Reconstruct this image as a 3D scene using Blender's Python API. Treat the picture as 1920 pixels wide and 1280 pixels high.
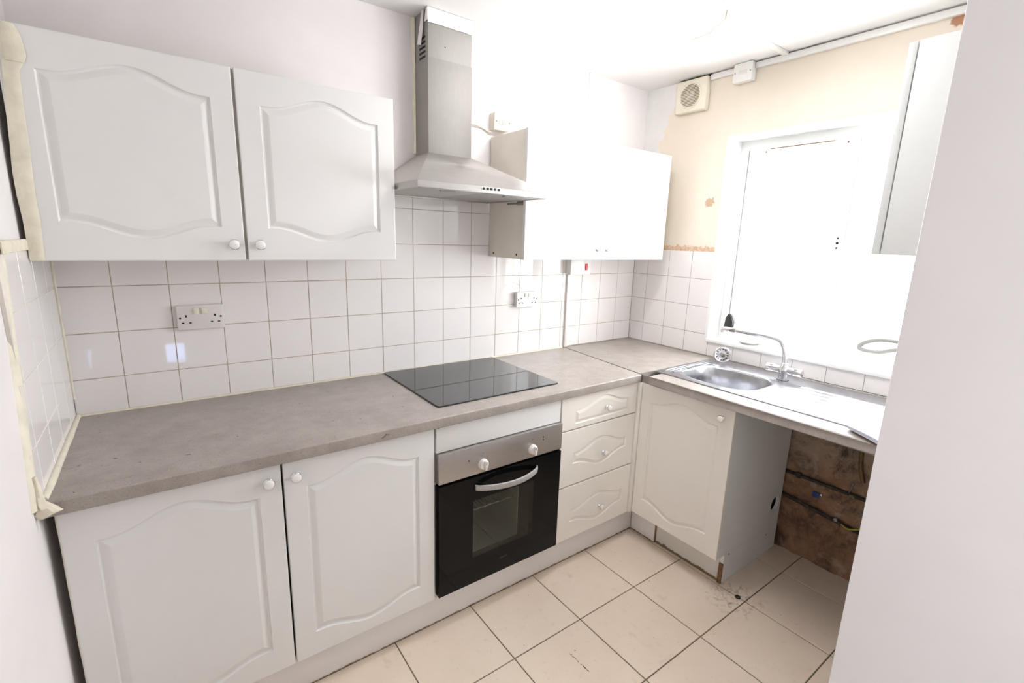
import bpy, bmesh, math, random
from mathutils import Vector, Matrix, noise
random.seed(7)
for o in list(bpy.data.objects): bpy.data.objects.remove(o)
S = bpy.context.scene
C = S.collection
PI = math.pi

# ------------------------------------------------------------------ camera
CAM = (0.2686, -2.0420, 1.5120)
YAW, PITCH, ROLL, FPX = 0.63555, 0.21182, 0.03063, 898.41
fwd = Vector((math.sin(YAW)*math.cos(PITCH), math.cos(YAW)*math.cos(PITCH), -math.sin(PITCH)))
rgt = Vector((math.cos(YAW), -math.sin(YAW), 0)); upv = rgt.cross(fwd)
r2 = rgt*math.cos(ROLL)+upv*math.sin(ROLL); u2 = -rgt*math.sin(ROLL)+upv*math.cos(ROLL)
cam = bpy.data.cameras.new('camera'); cam.sensor_width = 36; cam.sensor_fit = 'HORIZONTAL'
cam.lens = FPX/1920*36; cam.clip_start = 0.01
co = bpy.data.objects.new('camera', cam); C.objects.link(co)
co.matrix_world = Matrix(((r2.x, u2.x, -fwd.x, CAM[0]), (r2.y, u2.y, -fwd.y, CAM[1]), (r2.z, u2.z, -fwd.z, CAM[2]), (0, 0, 0, 1)))
S.camera = co

# ------------------------------------------------------------------ world, exposure
SKY = 15.0            # overcast white sky outside the windows
LAMP = 33.0          # fluorescent batten diffuser
HALL = 5.0          # globe added for fill in the unseen hall
EXPO = 0.28
S.view_settings.view_transform = 'Standard'; S.view_settings.look = 'None'
S.view_settings.gamma = 1; S.view_settings.exposure = EXPO; S.view_settings.use_curve_mapping = False
W = bpy.data.worlds.new('overcast_sky'); S.world = W; W.use_nodes = True
bgn = W.node_tree.nodes['Background']; bgn.inputs[0].default_value = (0.95, 0.965, 1.0, 1); bgn.inputs[1].default_value = SKY
def portal(name, loc, rot, sx, sy):
    l = bpy.data.lights.new(name, 'AREA'); l.shape = 'RECTANGLE'; l.size = sx; l.size_y = sy; l.cycles.is_portal = True
    o = bpy.data.objects.new(name, l); C.objects.link(o); o.location = loc; o.rotation_euler = rot
portal('window_portal', (2.93, -1.09, 1.525), (0, PI/2, 0), 1.05, 1.07)     # light shines towards -x
portal('fill_window_portal', (-0.11, -3.0, 1.55), (0, -PI/2, 0), 0.8, 0.6)      # guides the added hall window's fill towards +x

# ------------------------------------------------------------------ materials
def srgb(r, g, b):
    f = lambda c: (c/255/12.92) if c/255 <= 0.04045 else ((c/255+0.055)/1.055)**2.4
    return (f(r), f(g), f(b), 1)
class NT:
    def __init__(s, name):
        s.m = bpy.data.materials.new(name); s.m.use_nodes = True; s.t = s.m.node_tree
        s.b = s.t.nodes['Principled BSDF']; s.out = s.t.nodes['Material Output']
    def n(s, typ, **kw):
        k = s.t.nodes.new(typ)
        for a, v in kw.items(): setattr(k, a, v)
        return k
    def l(s, a, b): s.t.links.new(a, b)
    def pos(s): return s.n('ShaderNodeNewGeometry').outputs['Position']
    def noise(s, scale, detail=4, rough=0.55, vec=None, dist=0):
        k = s.n('ShaderNodeTexNoise'); k.inputs['Scale'].default_value = scale; k.inputs['Detail'].default_value = detail
        k.inputs['Roughness'].default_value = rough; k.inputs['Distortion'].default_value = dist
        s.l(vec if vec is not None else s.pos(), k.inputs['Vector']); return k.outputs['Fac']
    def ramp(s, fac, stops):
        k = s.n('ShaderNodeValToRGB'); e = k.color_ramp.elements
        while len(e) < len(stops): e.new(0.5)
        for el, (p, c) in zip(e, stops): el.position = p; el.color = c if len(c) == 4 else (*c, 1)
        s.l(fac, k.inputs[0]); return k.outputs[0]
    def mask(s, fac, lo, hi):
        k = s.n('ShaderNodeMapRange'); k.inputs[1].default_value = lo; k.inputs[2].default_value = hi; s.l(fac, k.inputs[0]); return k.outputs[0]
    def math(s, op, a, b=None):
        k = s.n('ShaderNodeMath', operation=op)
        for i, v in enumerate((a, b)):
            if v is None: continue
            if isinstance(v, (int, float)): k.inputs[i].default_value = v
            else: s.l(v, k.inputs[i])
        return k.outputs[0]
    def mix(s, fac, a, b):
        k = s.n('ShaderNodeMix', data_type='RGBA')
        for i, v in ((0, fac), (6, a), (7, b)):
            if isinstance(v, (int, float)): k.inputs[i].default_value = v
            elif isinstance(v, tuple): k.inputs[i].default_value = v
            else: s.l(v, k.inputs[i])
        return k.outputs[2]
    def bump(s, h, strength=0.3, dist=0.002):
        k = s.n('ShaderNodeBump'); k.inputs['Strength'].default_value = strength; k.inputs['Distance'].default_value = dist
        s.l(h, k.inputs['Height']); s.l(k.outputs[0], s.b.inputs['Normal'])
    def sep(s):
        k = s.n('ShaderNodeSeparateXYZ'); s.l(s.pos(), k.inputs[0]); return k.outputs
    def col(s, c):
        if isinstance(c, tuple): s.b.inputs['Base Color'].default_value = c
        else: s.l(c, s.b.inputs['Base Color'])
    def set(s, rough=0.5, metal=0.0, spec=0.5, coat=0):
        s.b.inputs['Roughness'].default_value = rough; s.b.inputs['Metallic'].default_value = metal
        s.b.inputs['Specular IOR Level'].default_value = spec; s.b.inputs['Coat Weight'].default_value = coat
        return s
def simple(name, c, rough=0.5, metal=0, spec=0.5, var=0.04, scale=9, bump=0, bscale=60):
    k = NT(name).set(rough, metal, spec)
    if var:
        d = tuple(x*(1-var*2) for x in c[:3])+(1,); e = tuple(min(1, x*(1+var)) for x in c[:3])+(1,)
        k.col(k.ramp(k.noise(scale), [(0.3, d), (0.7, e)]))
    else: k.col(c)
    if bump: k.bump(k.noise(bscale, 3), bump)
    return k.m
M = {}
M['paint'] = simple('white_wall_paint', srgb(237, 232, 231), 0.6, var=0.025, scale=3, bump=0.12, bscale=45)
M['ceiling'] = simple('white_ceiling_paint', srgb(238, 236, 234), 0.8, var=0.02, scale=2, bump=0.15, bscale=30)
M['tile'] = simple('white_glazed_tile', srgb(238, 233, 231), 0.03, var=0.012, scale=2.2)
M['grout'] = simple('beige_grout', srgb(188, 175, 155), 0.9, var=0.15, scale=6)
M['grout_w'] = simple('grey_grout', srgb(168, 161, 152), 0.9, var=0.15, scale=6)
M['grout_l'] = simple('pale_grout', srgb(222, 214, 204), 0.9, var=0.08, scale=6)
M['door'] = simple('white_foil_door', srgb(231, 229, 226), 0.33, var=0.015, scale=2.5)
M['door_cream'] = simple('cream_foil_door', srgb(241, 235, 226), 0.33, var=0.015, scale=2.5)
M['carcass'] = simple('white_board_carcass', srgb(230, 222, 210), 0.5, var=0.04, scale=5)
M['carcass_w'] = simple('pale_board', srgb(233, 236, 234), 0.45, var=0.01)
M['plastic'] = simple('white_plastic', srgb(236, 234, 230), 0.3, var=0.01)
M['plastic_g'] = simple('ivory_grey_plastic', srgb(226, 220, 216), 0.3, var=0.01)
M['cream_p'] = simple('yellowed_cream_plastic', srgb(232, 225, 206), 0.35, var=0.03, scale=14)
M['endcap'] = simple('dark_cream_end_cap', srgb(150, 138, 116), 0.5, var=0.03)  # darker cream, outlines the ends of the diffuser
M['slat'] = simple('brown_grille_slat', srgb(120, 106, 84), 0.6, var=0.05)  # brown tone, darker than the cream housing
M['upvc'] = simple('white_upvc', srgb(242, 242, 240), 0.25, var=0.01)
M['knob'] = simple('white_ceramic_knob', srgb(238, 235, 232), 0.2, var=0)
M['chrome'] = simple('chrome', srgb(225, 225, 228), 0.12, 1.0, var=0)
M['dark'] = simple('black_hole', srgb(20, 18, 17), 0.8, var=0)
M['black_p'] = simple('black_plastic', srgb(34, 32, 32), 0.4, var=0)
M['red'] = simple('red_rocker', srgb(215, 40, 45), 0.3, var=0)
M['blue'] = simple('blue_valve', srgb(30, 60, 120), 0.35, var=0)
M['yellowgreen'] = simple('earth_cable', srgb(170, 160, 50), 0.4, var=0)
M['pipe'] = simple('dirty_dark_pipe', srgb(62, 52, 45), 0.6, var=0.3, scale=40)
M['copper'] = simple('old_copper', srgb(120, 95, 60), 0.45, 0.6, var=0.2, scale=40)
M['tape'] = simple('cream_masking_tape', srgb(226, 218, 198), 0.75, var=0.06, scale=25, bump=0.4, bscale=90)
M['sealant'] = simple('cream_sealant', srgb(232, 225, 206), 0.5, var=0.06, scale=20)
M['paper'] = simple('blue_white_paper', srgb(186, 189, 208), 0.6, var=0.02)
M['brownedge'] = simple('raw_chipboard', srgb(130, 98, 70), 0.9, var=0.2, scale=80)
M['hose'] = simple('grey_hose', srgb(160, 160, 154), 0.4, var=0.03)
M['enamel'] = simple('grey_oven_enamel', srgb(196, 198, 186), 0.45, var=0.04)
M['wire'] = simple('oven_rack_wire', srgb(210, 205, 195), 0.25, 0.8, var=0)
M['hallfloor'] = simple('hall_laminate', srgb(178, 160, 138), 0.5, var=0.08)

k = NT('brushed_steel').set(0.3, 1.0)                   # hood and oven fascia
v = k.n('ShaderNodeMapping'); v.inputs['Scale'].default_value = (3, 3, 160); k.l(k.pos(), v.inputs[0])
k.col(k.ramp(k.noise(6, 3, vec=v.outputs[0]), [(0.3, srgb(180, 177, 174)), (0.7, srgb(194, 191, 188))]))
k.l(k.mask(k.noise(5, 3), 0, 1), k.b.inputs['Roughness']); k.b.inputs['Anisotropic'].default_value = 0.4
rr = k.n('ShaderNodeMapRange'); rr.inputs[3].default_value = 0.40; rr.inputs[4].default_value = 0.52; k.l(k.noise(5, 3), rr.inputs[0]); k.l(rr.outputs[0], k.b.inputs['Roughness'])
M['steel'] = k.m
k = NT('steel_vertical_face').set(0.55, 1.0)
v = k.n('ShaderNodeMapping'); v.inputs['Scale'].default_value = (140, 140, 3); k.l(k.pos(), v.inputs[0])
k.col(k.ramp(k.noise(6, 3, vec=v.outputs[0]), [(0.3, srgb(172, 169, 165)), (0.7, srgb(182, 179, 175))])); k.b.inputs['Metallic'].default_value = 0.45; M['steel_v'] = k.m
k = NT('sink_steel').set(0.28, 1.0); k.col(k.ramp(k.noise(30, 3), [(0.3, srgb(158, 158, 162)), (0.7, srgb(176, 176, 180))])); M['sink'] = k.m
k = NT('dull_chimney_steel').set(0.6, 0.25)
v = k.n('ShaderNodeMapping'); v.inputs['Scale'].default_value = (140, 140, 3); k.l(k.pos(), v.inputs[0])
k.col(k.mix(k.math('MULTIPLY', k.mask(k.noise(7, 5, 0.6, dist=0.5), 0.5, 0.75), 0.25), k.ramp(k.noise(6, 3, vec=v.outputs[0]), [(0.3, srgb(146, 142, 137)), (0.7, srgb(153, 149, 144))]), srgb(170, 166, 160))); M['steel_ch'] = k.m
M['alu'] = simple('aluminium_strip', srgb(150, 148, 145), 0.4, 1.0, var=0.05)

k = NT('grey_laminate').set(0.36)                       # worktop
a = k.noise(220, 2, 0.6); b = k.noise(14, 5, 0.6)
c1 = k.ramp(b, [(0.3, srgb(150, 141, 134)), (0.7, srgb(170, 161, 154))])
c2 = k.mix(k.math('MULTIPLY', k.mask(a, 0.54, 0.70), 0.5), c1, srgb(128, 119, 112)); c2 = k.mix(k.math('MULTIPLY', k.mask(k.noise(260, 2), 0.60, 0.72), 0.4), c2, srgb(190, 183, 176))
k.col(k.mix(k.mask(k.noise(35, 2, dist=1), 0.72, 0.75), c2, srgb(92, 82, 76))); k.bump(a, 0.05, 0.0005); M['worktop'] = k.m

k = NT('black_hob_glass').set(0.025, spec=0.9); k.col(srgb(14, 14, 15)); M['hob'] = k.m
k = NT('black_oven_glass').set(0.09, spec=0.2); k.col(srgb(11, 11, 12)); M['ovenglass'] = k.m

def thin_glass(name, tint, gl):
    k = NT(name); k.t.nodes.remove(k.b)
    t = k.n('ShaderNodeBsdfTransparent'); t.inputs[0].default_value = tint
    g = k.n('ShaderNodeBsdfGlossy'); g.inputs['Roughness'].default_value = 0.02
    m = k.n('ShaderNodeMixShader'); m.inputs[0].default_value = gl
    k.l(t.outputs[0], m.inputs[1]); k.l(g.outputs[0], m.inputs[2]); k.l(m.outputs[0], k.out.inputs[0]); return k.m
M['pane'] = thin_glass('window_pane', (0.96, 0.98, 0.98, 1), 0.06)
M['bluepane'] = thin_glass('blue_tinted_pane', (0.55, 0.62, 0.82, 1), 0.06)
M['ovenpane'] = thin_glass('smoked_oven_pane', (0.62, 0.63, 0.60, 1), 0.05)

k = NT('cream_floor_tile').set(0.42)                    # floor: soft mottling, scuffs, a dark spill by the sink cabinet
big = k.noise(2.3, 5); base = k.ramp(big, [(0.25, srgb(219, 200, 180)), (0.75, srgb(233, 217, 200))])
sm = k.noise(26, 6, 0.7); base = k.mix(k.math('MULTIPLY', k.mask(sm, 0.58, 0.8), 0.35), base, srgb(160, 140, 118))
sp = k.noise(70, 2, 0.4); base = k.mix(k.math('MULTIPLY', k.mask(sp, 0.76, 0.785), 0.8), base, srgb(92, 76, 62))
dv = k.n('ShaderNodeVectorMath', operation='DISTANCE'); k.l(k.pos(), dv.inputs[0]); dv.inputs[1].default_value = (2.17, -1.16, 0)
near = k.mask(dv.outputs['Value'], 0.15, 0.03); sn = k.mask(k.noise(42, 4, 0.65, dist=0.6), 0.52, 0.66)
base = k.mix(k.math('MULTIPLY', k.math('MULTIPLY', near, sn), 0.85), base, srgb(96, 82, 68))
sg = k.mask(k.noise(7, 7, 0.75, dist=0.6), 0.60, 0.74); base = k.mix(k.math('MULTIPLY', sg, 0.38), base, srgb(150, 132, 112))
mp_ = k.n('ShaderNodeMapping', vector_type='TEXTURE'); mp_.inputs['Location'].default_value = (1.3708, -1.0281, 0); mp_.inputs['Rotation'].default_value = (0, 0, -1.5283); k.l(k.pos(), mp_.inputs[0])
sx = k.n('ShaderNodeSeparateXYZ'); k.l(mp_.outputs[0], sx.inputs[0])
su = k.mask(k.math('ABSOLUTE', sx.outputs[0]), 0.0535, 0.0485); sv = k.mask(k.math('ABSOLUTE', k.math('ADD', sx.outputs[1], k.math('MULTIPLY', k.math('SUBTRACT', k.noise(60), 0.5), 0.006))), 0.0028, 0.0016)
base = k.mix(k.math('MULTIPLY', k.math('MULTIPLY', su, sv), k.mask(k.noise(130, 2), 0.45, 0.55)), base, srgb(62, 54, 48))
k.col(base); k.bump(k.noise(90, 3), 0.05, 0.001); M['floor'] = k.m
M['floorgrout'] = simple('dark_floor_grout', srgb(112, 98, 80), 0.9, var=0.2, scale=12)

def plinth_mat(name, c, dirt, hgt):
    k = NT(name).set(0.45); x, y, z = k.sep()
    n = k.noise(30, 5, 0.65)
    e = k.math('SUBTRACT', k.math('MULTIPLY', n, hgt*2.0), z)
    k.col(k.mix(k.mask(e, 0.0, 0.006), k.ramp(k.noise(3), [(0.3, tuple(q*0.94 for q in c[:3])+(1,)), (0.7, c)]), dirt)); return k.m
M['plinth'] = plinth_mat('plinth_white', srgb(238, 233, 229), srgb(120, 98, 66), 0.010)
M['plinth2'] = plinth_mat('plinth_damaged', srgb(232, 228, 219), srgb(124, 106, 72), 0.017)

k = NT('window_wall_finish').set(0.65); x, y, z = k.sep()   # white strip by the corner, torn edge, cream paint beyond, bare plaster over the tiles
n1 = k.noise(9, 5, 0.6); n2 = k.noise(38, 4, 0.6)
edge = k.math('ADD', k.math('ADD', k.math('MULTIPLY', n1, 0.16), k.math('MULTIPLY', n2, 0.07)), -0.01)
zz = k.math('MULTIPLY', k.mask(z, 2.08, 2.30), 0.09)
cm = k.mask(k.math('SUBTRACT', k.math('MULTIPLY', y, -1), k.math('ADD', edge, zz)), 0.0, 0.004)
cream = k.ramp(k.noise(2.0, 4), [(0.3, srgb(226, 213, 195)), (0.7, srgb(234, 224, 209))])
c0 = k.mix(cm, k.ramp(k.noise(5), [(0.3, srgb(224, 222, 218)), (0.7, srgb(236, 234, 232))]), cream)
lowm = k.mask(k.math('SUBTRACT', k.math('ADD', k.math('MULTIPLY', n2, 0.075), 1.463), z), 0.0, 0.005)
c0 = k.mix(k.math('MULTIPLY', lowm, 0.85), c0, k.ramp(k.noise(60), [(0.35, srgb(198, 150, 112)), (0.65, srgb(222, 196, 168))]))
dv = k.n('ShaderNodeVectorMath', operation='DISTANCE'); k.l(k.pos(), dv.inputs[0]); dv.inputs[1].default_value = (2.735, -0.475, 1.735)
pt = k.mask(k.math('ADD', dv.outputs['Value'], k.math('MULTIPLY', k.noise(45), 0.06)), 0.058, 0.05)
c0 = k.mix(pt, c0, srgb(196, 168, 140))
dv = k.n('ShaderNodeVectorMath', operation='DISTANCE'); k.l(k.pos(), dv.inputs[0]); dv.inputs[1].default_value = (2.735, -1.40, 2.345)
c0 = k.mix(k.mask(k.math('ADD', dv.outputs['Value'], k.math('MULTIPLY', k.noise(30), 0.05)), 0.050, 0.043), c0, srgb(176, 128, 98)); k.col(c0); k.bump(k.noise(50, 4), 0.15); M['wallright'] = k.m

k = NT('dirty_bare_plaster').set(0.9)
big = k.noise(4.0, 8, 0.7, dist=0.5); c0 = k.ramp(big, [(0.32, srgb(86, 64, 50)), (0.45, srgb(140, 106, 82)), (0.56, srgb(158, 124, 98)), (0.70, srgb(182, 162, 142))])
x, y, z = k.sep()
c0 = k.mix(k.math('MULTIPLY', k.mask(k.math('ADD', z, k.math('MULTIPLY', k.noise(6), 0.3)), 0.58, 0.76), 0.75), c0, srgb(176, 160, 142))
c0 = k.mix(k.math('MULTIPLY', k.mask(k.noise(8, 8, 0.75, dist=0.4), 0.48, 0.64), 0.85), c0, srgb(66, 52, 44))
c0 = k.mix(k.math('MULTIPLY', k.mask(k.noise(10, 8, 0.7, dist=0.5), 0.56, 0.72), 0.55), c0, srgb(200, 186, 170))
k.col(c0); k.bump(k.noise(60, 5, 0.7), 0.7, 0.006); M['bare'] = k.m

def emit(name, c, st):
    k = NT(name); k.col(srgb(245, 245, 245)); k.b.inputs['Emission Color'].default_value = c; k.b.inputs['Emission Strength'].default_value = st; return k.m
M['diffuser'] = emit('lit_diffuser', (0.985, 0.972, 0.995, 1), LAMP)
M['globe'] = emit('fill_globe_glow', (1, 0.93, 0.88, 1), HALL)

# ------------------------------------------------------------------ mesh helpers
def wloc(p):
    v = Vector((0, 0, 0))
    while p is not None: v += p.location; p = p.parent
    return v
def obj(name, bm, mat, parent=None, smooth=None):
    me = bpy.data.meshes.new(name); off = wloc(parent)
    for vv in bm.verts: vv.co -= off
    bmesh.ops.recalc_face_normals(bm, faces=bm.faces)
    bm.to_mesh(me); bm.free(); me.materials.append(M[mat])
    if smooth is not None:
        me.polygons.foreach_set('use_smooth', [True]*len(me.polygons)); me.set_sharp_from_angle(angle=math.radians(smooth))
    o = bpy.data.objects.new(name, me); C.objects.link(o); o.parent = parent; return o
def tag(o, label, cat, group=None):
    o['label'] = label; o['category'] = cat
    if group: o['group'] = group
    return o
def thing(name, label, cat, loc, group=None):
    o = bpy.data.objects.new(name, None); C.objects.link(o); o.location = loc; o.empty_display_size = 0.05; return tag(o, label, cat, group)
def struct(o): o['kind'] = 'structure'; return o
def bx(bm, x0, x1, y0, y1, z0, z1, bev=0, seg=2):
    r = bmesh.ops.create_cube(bm, size=1, matrix=Matrix.Translation(((x0+x1)/2, (y0+y1)/2, (z0+z1)/2)) @ Matrix.Diagonal((abs(x1-x0), abs(y1-y0), abs(z1-z0), 1)))
    if bev:
        es = list({e for vv in r['verts'] for e in vv.link_edges}); bmesh.ops.bevel(bm, geom=es, offset=bev, segments=seg, affect='EDGES', profile=0.5)
def box(name, x0, x1, y0, y1, z0, z1, mat, parent=None, bev=0.0015, seg=2):
    bm = bmesh.new(); bx(bm, x0, x1, y0, y1, z0, z1, bev, seg); return obj(name, bm, mat, parent, 40 if bev else None)
def boxes(name, lst, mat, parent=None, bev=0):
    bm = bmesh.new()
    for l in lst: bx(bm, *l, bev)
    return obj(name, bm, mat, parent, 40 if bev else None)
def prism(bm, pts, z0, z1):
    a = [bm.verts.new((x, y, z0)) for x, y in pts]; b = [bm.verts.new((x, y, z1)) for x, y in pts]; n = len(pts)
    bm.faces.new(a); bm.faces.new(b)
    for i in range(n): bm.faces.new((a[i], a[(i+1) % n], b[(i+1) % n], b[i]))
def loft(bm, rings, cap0=True, cap1=True, closed=True):
    R = [[bm.verts.new(p) for p in r] for r in rings]; n = len(R[0])
    for a, b in zip(R, R[1:]):
        for i in range(n if closed else n-1): bm.faces.new((a[i], a[(i+1) % n], b[(i+1) % n], b[i]))
    if cap0: bm.faces.new(R[0])
    if cap1: bm.faces.new(R[-1])
    return R
def basis(d):
    d = Vector(d).normalized(); a = Vector((0, 0, 1)) if abs(d.z) < 0.9 else Vector((1, 0, 0))
    u = d.cross(a).normalized(); return u, d.cross(u).normalized(), d
def lathe(bm, org, axis, prof, n=20):
    u, v, d = basis(axis); org = Vector(org)
    loft(bm, [[org+d*h+(u*math.cos(2*PI*i/n)+v*math.sin(2*PI*i/n))*r for i in range(n)] for h, r in prof])
def tube(bm, pts, r, n=8):
    pts = [Vector(p) for p in pts]; rings = []; rs = r if isinstance(r, (list, tuple)) else [r]*len(pts)
    u = None
    for i, p in enumerate(pts):
        d = (pts[min(i+1, len(pts)-1)]-pts[max(i-1, 0)]).normalized()
        if u is None: u = basis(d)[0]
        u = (u-d*u.dot(d)).normalized(); v = d.cross(u)
        rings.append([p+(u*math.cos(2*PI*j/n)+v*math.sin(2*PI*j/n))*rs[i] for j in range(n)])
    loft(bm, rings)
def smoothpath(pts, n=8):
    P = [Vector(p) for p in pts]; P = [2*P[0]-P[1]]+P+[2*P[-1]-P[-2]]; out = []
    for i in range(1, len(P)-2):
        for k in range(n):
            t = k/n; a, b, c, d = P[i-1:i+3]
            out.append(0.5*((2*b)+(c-a)*t+(2*a-5*b+4*c-d)*t*t+(3*b-a-3*c+d)*t**3))
    out.append(P[-2]); return out

def bead(name, pts, parent, r=0.006, mat='sealant', amp=0.25):
    bm = bmesh.new(); n = len(pts); out = []
    for i in range(n-1):
        for k in range(24): out.append(Vector(pts[i]).lerp(Vector(pts[i+1]), k/24))
    out.append(Vector(pts[-1])); tube(bm, out, [r*(1+amp*noise.noise(p*12)) for p in out], 7); return obj(name, bm, mat, parent, 60)

# ------------------------------------------------------------------ dimensions (metres)
XW, ZC, ZT, P = 2.7274, 2.392, 0.894, 0.1525
ZR, X1, Y1 = 1.3203, 0.1374, 0.1067        # tile row line, first back joint, first window-wall joint
NY = -1.835                                 # kitchen side of the partition behind
HY = -4.3                                   # hall end wall
HX = 3.1

# ================================================================== STRUCTURE
fl = struct(box('floor', -0.05, 2.75, NY-0.40, 0.02, -0.06, -0.003, 'floorgrout', None, 0))
hf = struct(box('floor_hall', -0.05, HX, HY, NY-0.40, -0.06, -0.002, 'hallfloor', None, 0))
struct(box('ceiling', -0.15, HX, HY, 0.12, ZC, ZC+0.06, 'ceiling', None, 0))
wb = struct(box('wall_back', -0.15, XW+0.3, 0.009, 0.13, -0.06, ZC, 'paint', None, 0))
LW0, LW1, LWa, LWb = -3.3, -2.7, 1.15, 1.95        # window added in the unseen hall's left wall for fill light
wl = struct(boxes('wall_left', [(-0.15, -0.009, LW1, 0.009, -0.06, ZC), (-0.15, -0.009, HY, LW0, -0.06, ZC), (-0.15, -0.009, LW0, LW1, -0.06, LWa), (-0.15, -0.009, LW0, LW1, LWb, ZC)], 'paint'))
wn = struct(box('wall_near', 1.08, HX, NY-0.40, NY, -0.06, ZC, 'paint', None, 0.004))
WY0, WY1, WZ0, WZ1 = -1.63, -0.556, 0.998, 2.05
wr = struct(boxes('wall_right', [(XW+0.008, XW+0.25, NY, 0.009, -0.06, WZ0-0.03), (XW+0.008, XW+0.25, NY, 0.009, WZ1, ZC),
             (XW+0.008, XW+0.25, WY1, 0.009, WZ0-0.03, WZ1), (XW+0.008, XW+0.25, NY, WY0, WZ0-0.03, WZ1)], 'wallright'))
struct(box('wall_hall_right', HX, HX+0.1, HY, NY-0.40, -0.06, ZC, 'paint', None, 0))
struct(boxes('wall_hall_end', [(-0.15, HX, HY-0.15, HY, 0.26, ZC), (-0.15, 0.22, HY-0.15, HY, -0.06, 0.26), (0.44, HX, HY-0.15, HY, -0.06, 0.26), (0.22, 0.44, HY-0.15, HY, -0.06, 0.03)], 'paint'))
hw = struct(boxes('fill_window', [(-0.10, -0.04, LW0, LW0+0.05, LWa, LWb), (-0.10, -0.04, LW1-0.05, LW1, LWa, LWb), (-0.10, -0.04, LW0+0.05, LW1-0.05, LWa, LWa+0.05), (-0.10, -0.04, LW0+0.05, LW1-0.05, LWb-0.05, LWb)], 'upvc'))
box('pane', -0.072, -0.068, LW0+0.05, LW1-0.05, LWa+0.05, LWb-0.05, 'pane', hw, 0)
hp = struct(boxes('reflection_window', [(0.22, 0.235, HY-0.1, HY-0.04, 0.03, 0.26), (0.425, 0.44, HY-0.1, HY-0.04, 0.03, 0.26)], 'upvc'))  # low blue-paned window added to give the bluish reflection in the tiles
box('pane', 0.235, 0.425, HY-0.072, HY-0.068, 0.03, 0.26, 'bluepane', hp, 0)

# ---- floor tiles, one by one
PF, OX, OY, J = 0.333, 1.5172, -0.8769, 0.0022
tcache = {}
def tmesh(kind, w, h, t, mat, bev):
    key = (kind, round(w, 4), round(h, 4))
    if key not in tcache:
        bm = bmesh.new()
        if kind == 'f': bx(bm, -w/2, w/2, -h/2, h/2, -t, 0)
        else: bx(bm, -w/2, w/2, 0, t, -h/2, h/2)
        top = [e for e in bm.edges if all((abs(v.co.z) < 1e-6 if kind == 'f' else abs(v.co.y) < 1e-6) for v in e.verts)]
        bmesh.ops.bevel(bm, geom=top, offset=bev, segments=1, affect='EDGES')
        bmesh.ops.recalc_face_normals(bm, faces=bm.faces)
        me = bpy.data.meshes.new('tile'); bm.to_mesh(me); bm.free(); me.materials.append(M[mat]); tcache[key] = me
    return tcache[key]
def put(name, me, loc, rot, parent):
    o = bpy.data.objects.new(name, me); C.objects.link(o); o.location = loc; o.rotation_euler = rot; o.parent = parent; return o
for i in range(-6, 6):
    for j in range(-3, 5):
        x0, x1 = max(OX+i*PF, -0.005), min(OX+(i+1)*PF, XW+0.005)
        y1, y0 = OY-j*PF, OY-(j+1)*PF
        y0 = max(y0, NY-0.40)
        if x1-x0 < 0.02 or y1-y0 < 0.02: continue
        if y0 > -0.55 and x1 < 2.19: continue
        if x0 > 2.21 and y0 > -1.05: continue
        w, h = x1-x0-2*J, y1-y0-2*J
        put('floor_tile', tmesh('f', w, h, 0.008, 'floor', 0.0012), ((x0+x1)/2, (y0+y1)/2, random.uniform(-0.0004, 0.0004)),
            (random.uniform(-1, 1)*0.0008, random.uniform(-1, 1)*0.0008, 0), fl)

# ---- wall tiles, one by one
G = 0.0013
def wtile(u0, u1, z0, z1, side, parent):
    me = tmesh('w', u1-u0-2*G, z1-z0-2*G, 0.008, 'tile', 0.0009); uc, zc = (u0+u1)/2, (z0+z1)/2
    jx, jz = random.uniform(-1, 1)*0.0015, random.uniform(-1, 1)*0.0015
    if side == 'b': put('tile', me, (uc, 0, zc), (jx, 0, jz), parent)
    elif side == 'r': put('tile', me, (XW, -uc, zc), (jx, 0, -PI/2+jz), parent)
    else: put('tile', me, (0, -uc, zc), (jx, 0, PI/2+jz), parent)
rows = [(ZT+0.004, ZR-2*P), (ZR-2*P, ZR-P), (ZR-P, ZR), (ZR, ZR+P)]
cols = [0.0]+[X1+i*P for i in range(17)]+[XW]
for a, b in zip(cols, cols[1:]):
    for z0, z1 in rows: wtile(a, b, z0, z1, 'b', wb)
    if 0.95 < b and a < 1.66:
        for z0, z1 in ((ZR+P, ZR+2*P), (ZR+2*P, ZR+3*P)): wtile(a, b, z0, z1, 'b', wb)
boxes('grout', [(-0.009, XW+0.009, 0.0014, 0.0088, ZT, ZR+P-0.001), (0.92, 1.66, 0.0014, 0.0088, ZR+P-0.001, ZR+3*P-0.002)], 'grout', wb)
rc = [0.0]+[Y1+i*P for i in range(12)]
for a, b in zip(rc, rc[1:]):
    for q, (z0, z1) in enumerate(rows):
        bb = b
        if a < 0.55:
            if q > 0: bb = min(b, -WY1)
        elif q > 0: continue
        if q == 0 and a > 0.5: z1 = WZ0-0.003
        wtile(a, bb, z0, z1, 'r', wr)
boxes('grout', [(XW+0.0014, XW+0.0085, -1.8, 0.002, ZT, WZ0-0.004), (XW+0.0014, XW+0.0085, WY1+0.002, 0.002, WZ0-0.004, ZR+P-0.001)], 'grout_w', wr)
def ye(z): return 0.545+(1.452-z)*0.20                   # raw outer edge of the left tiling is not plumb
lc = [0.0]+[0.118+i*P for i in range(5)]
for z0, z1 in rows:
    e = ye((z0+z1)/2)
    for a, b in zip(lc, lc[1:]):
        if a > e-0.02: break
        wtile(a, min(b, e), z0, z1, 'l', wl)
bm = bmesh.new(); prism(bm, [(-0.0085, 0.0), (-0.0014, 0.0), (-0.0014, -ye(1.17)), (-0.0085, -ye(1.17))], ZT, ZR+P-0.001); obj('grout', bm, 'grout_l', wl)
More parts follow.
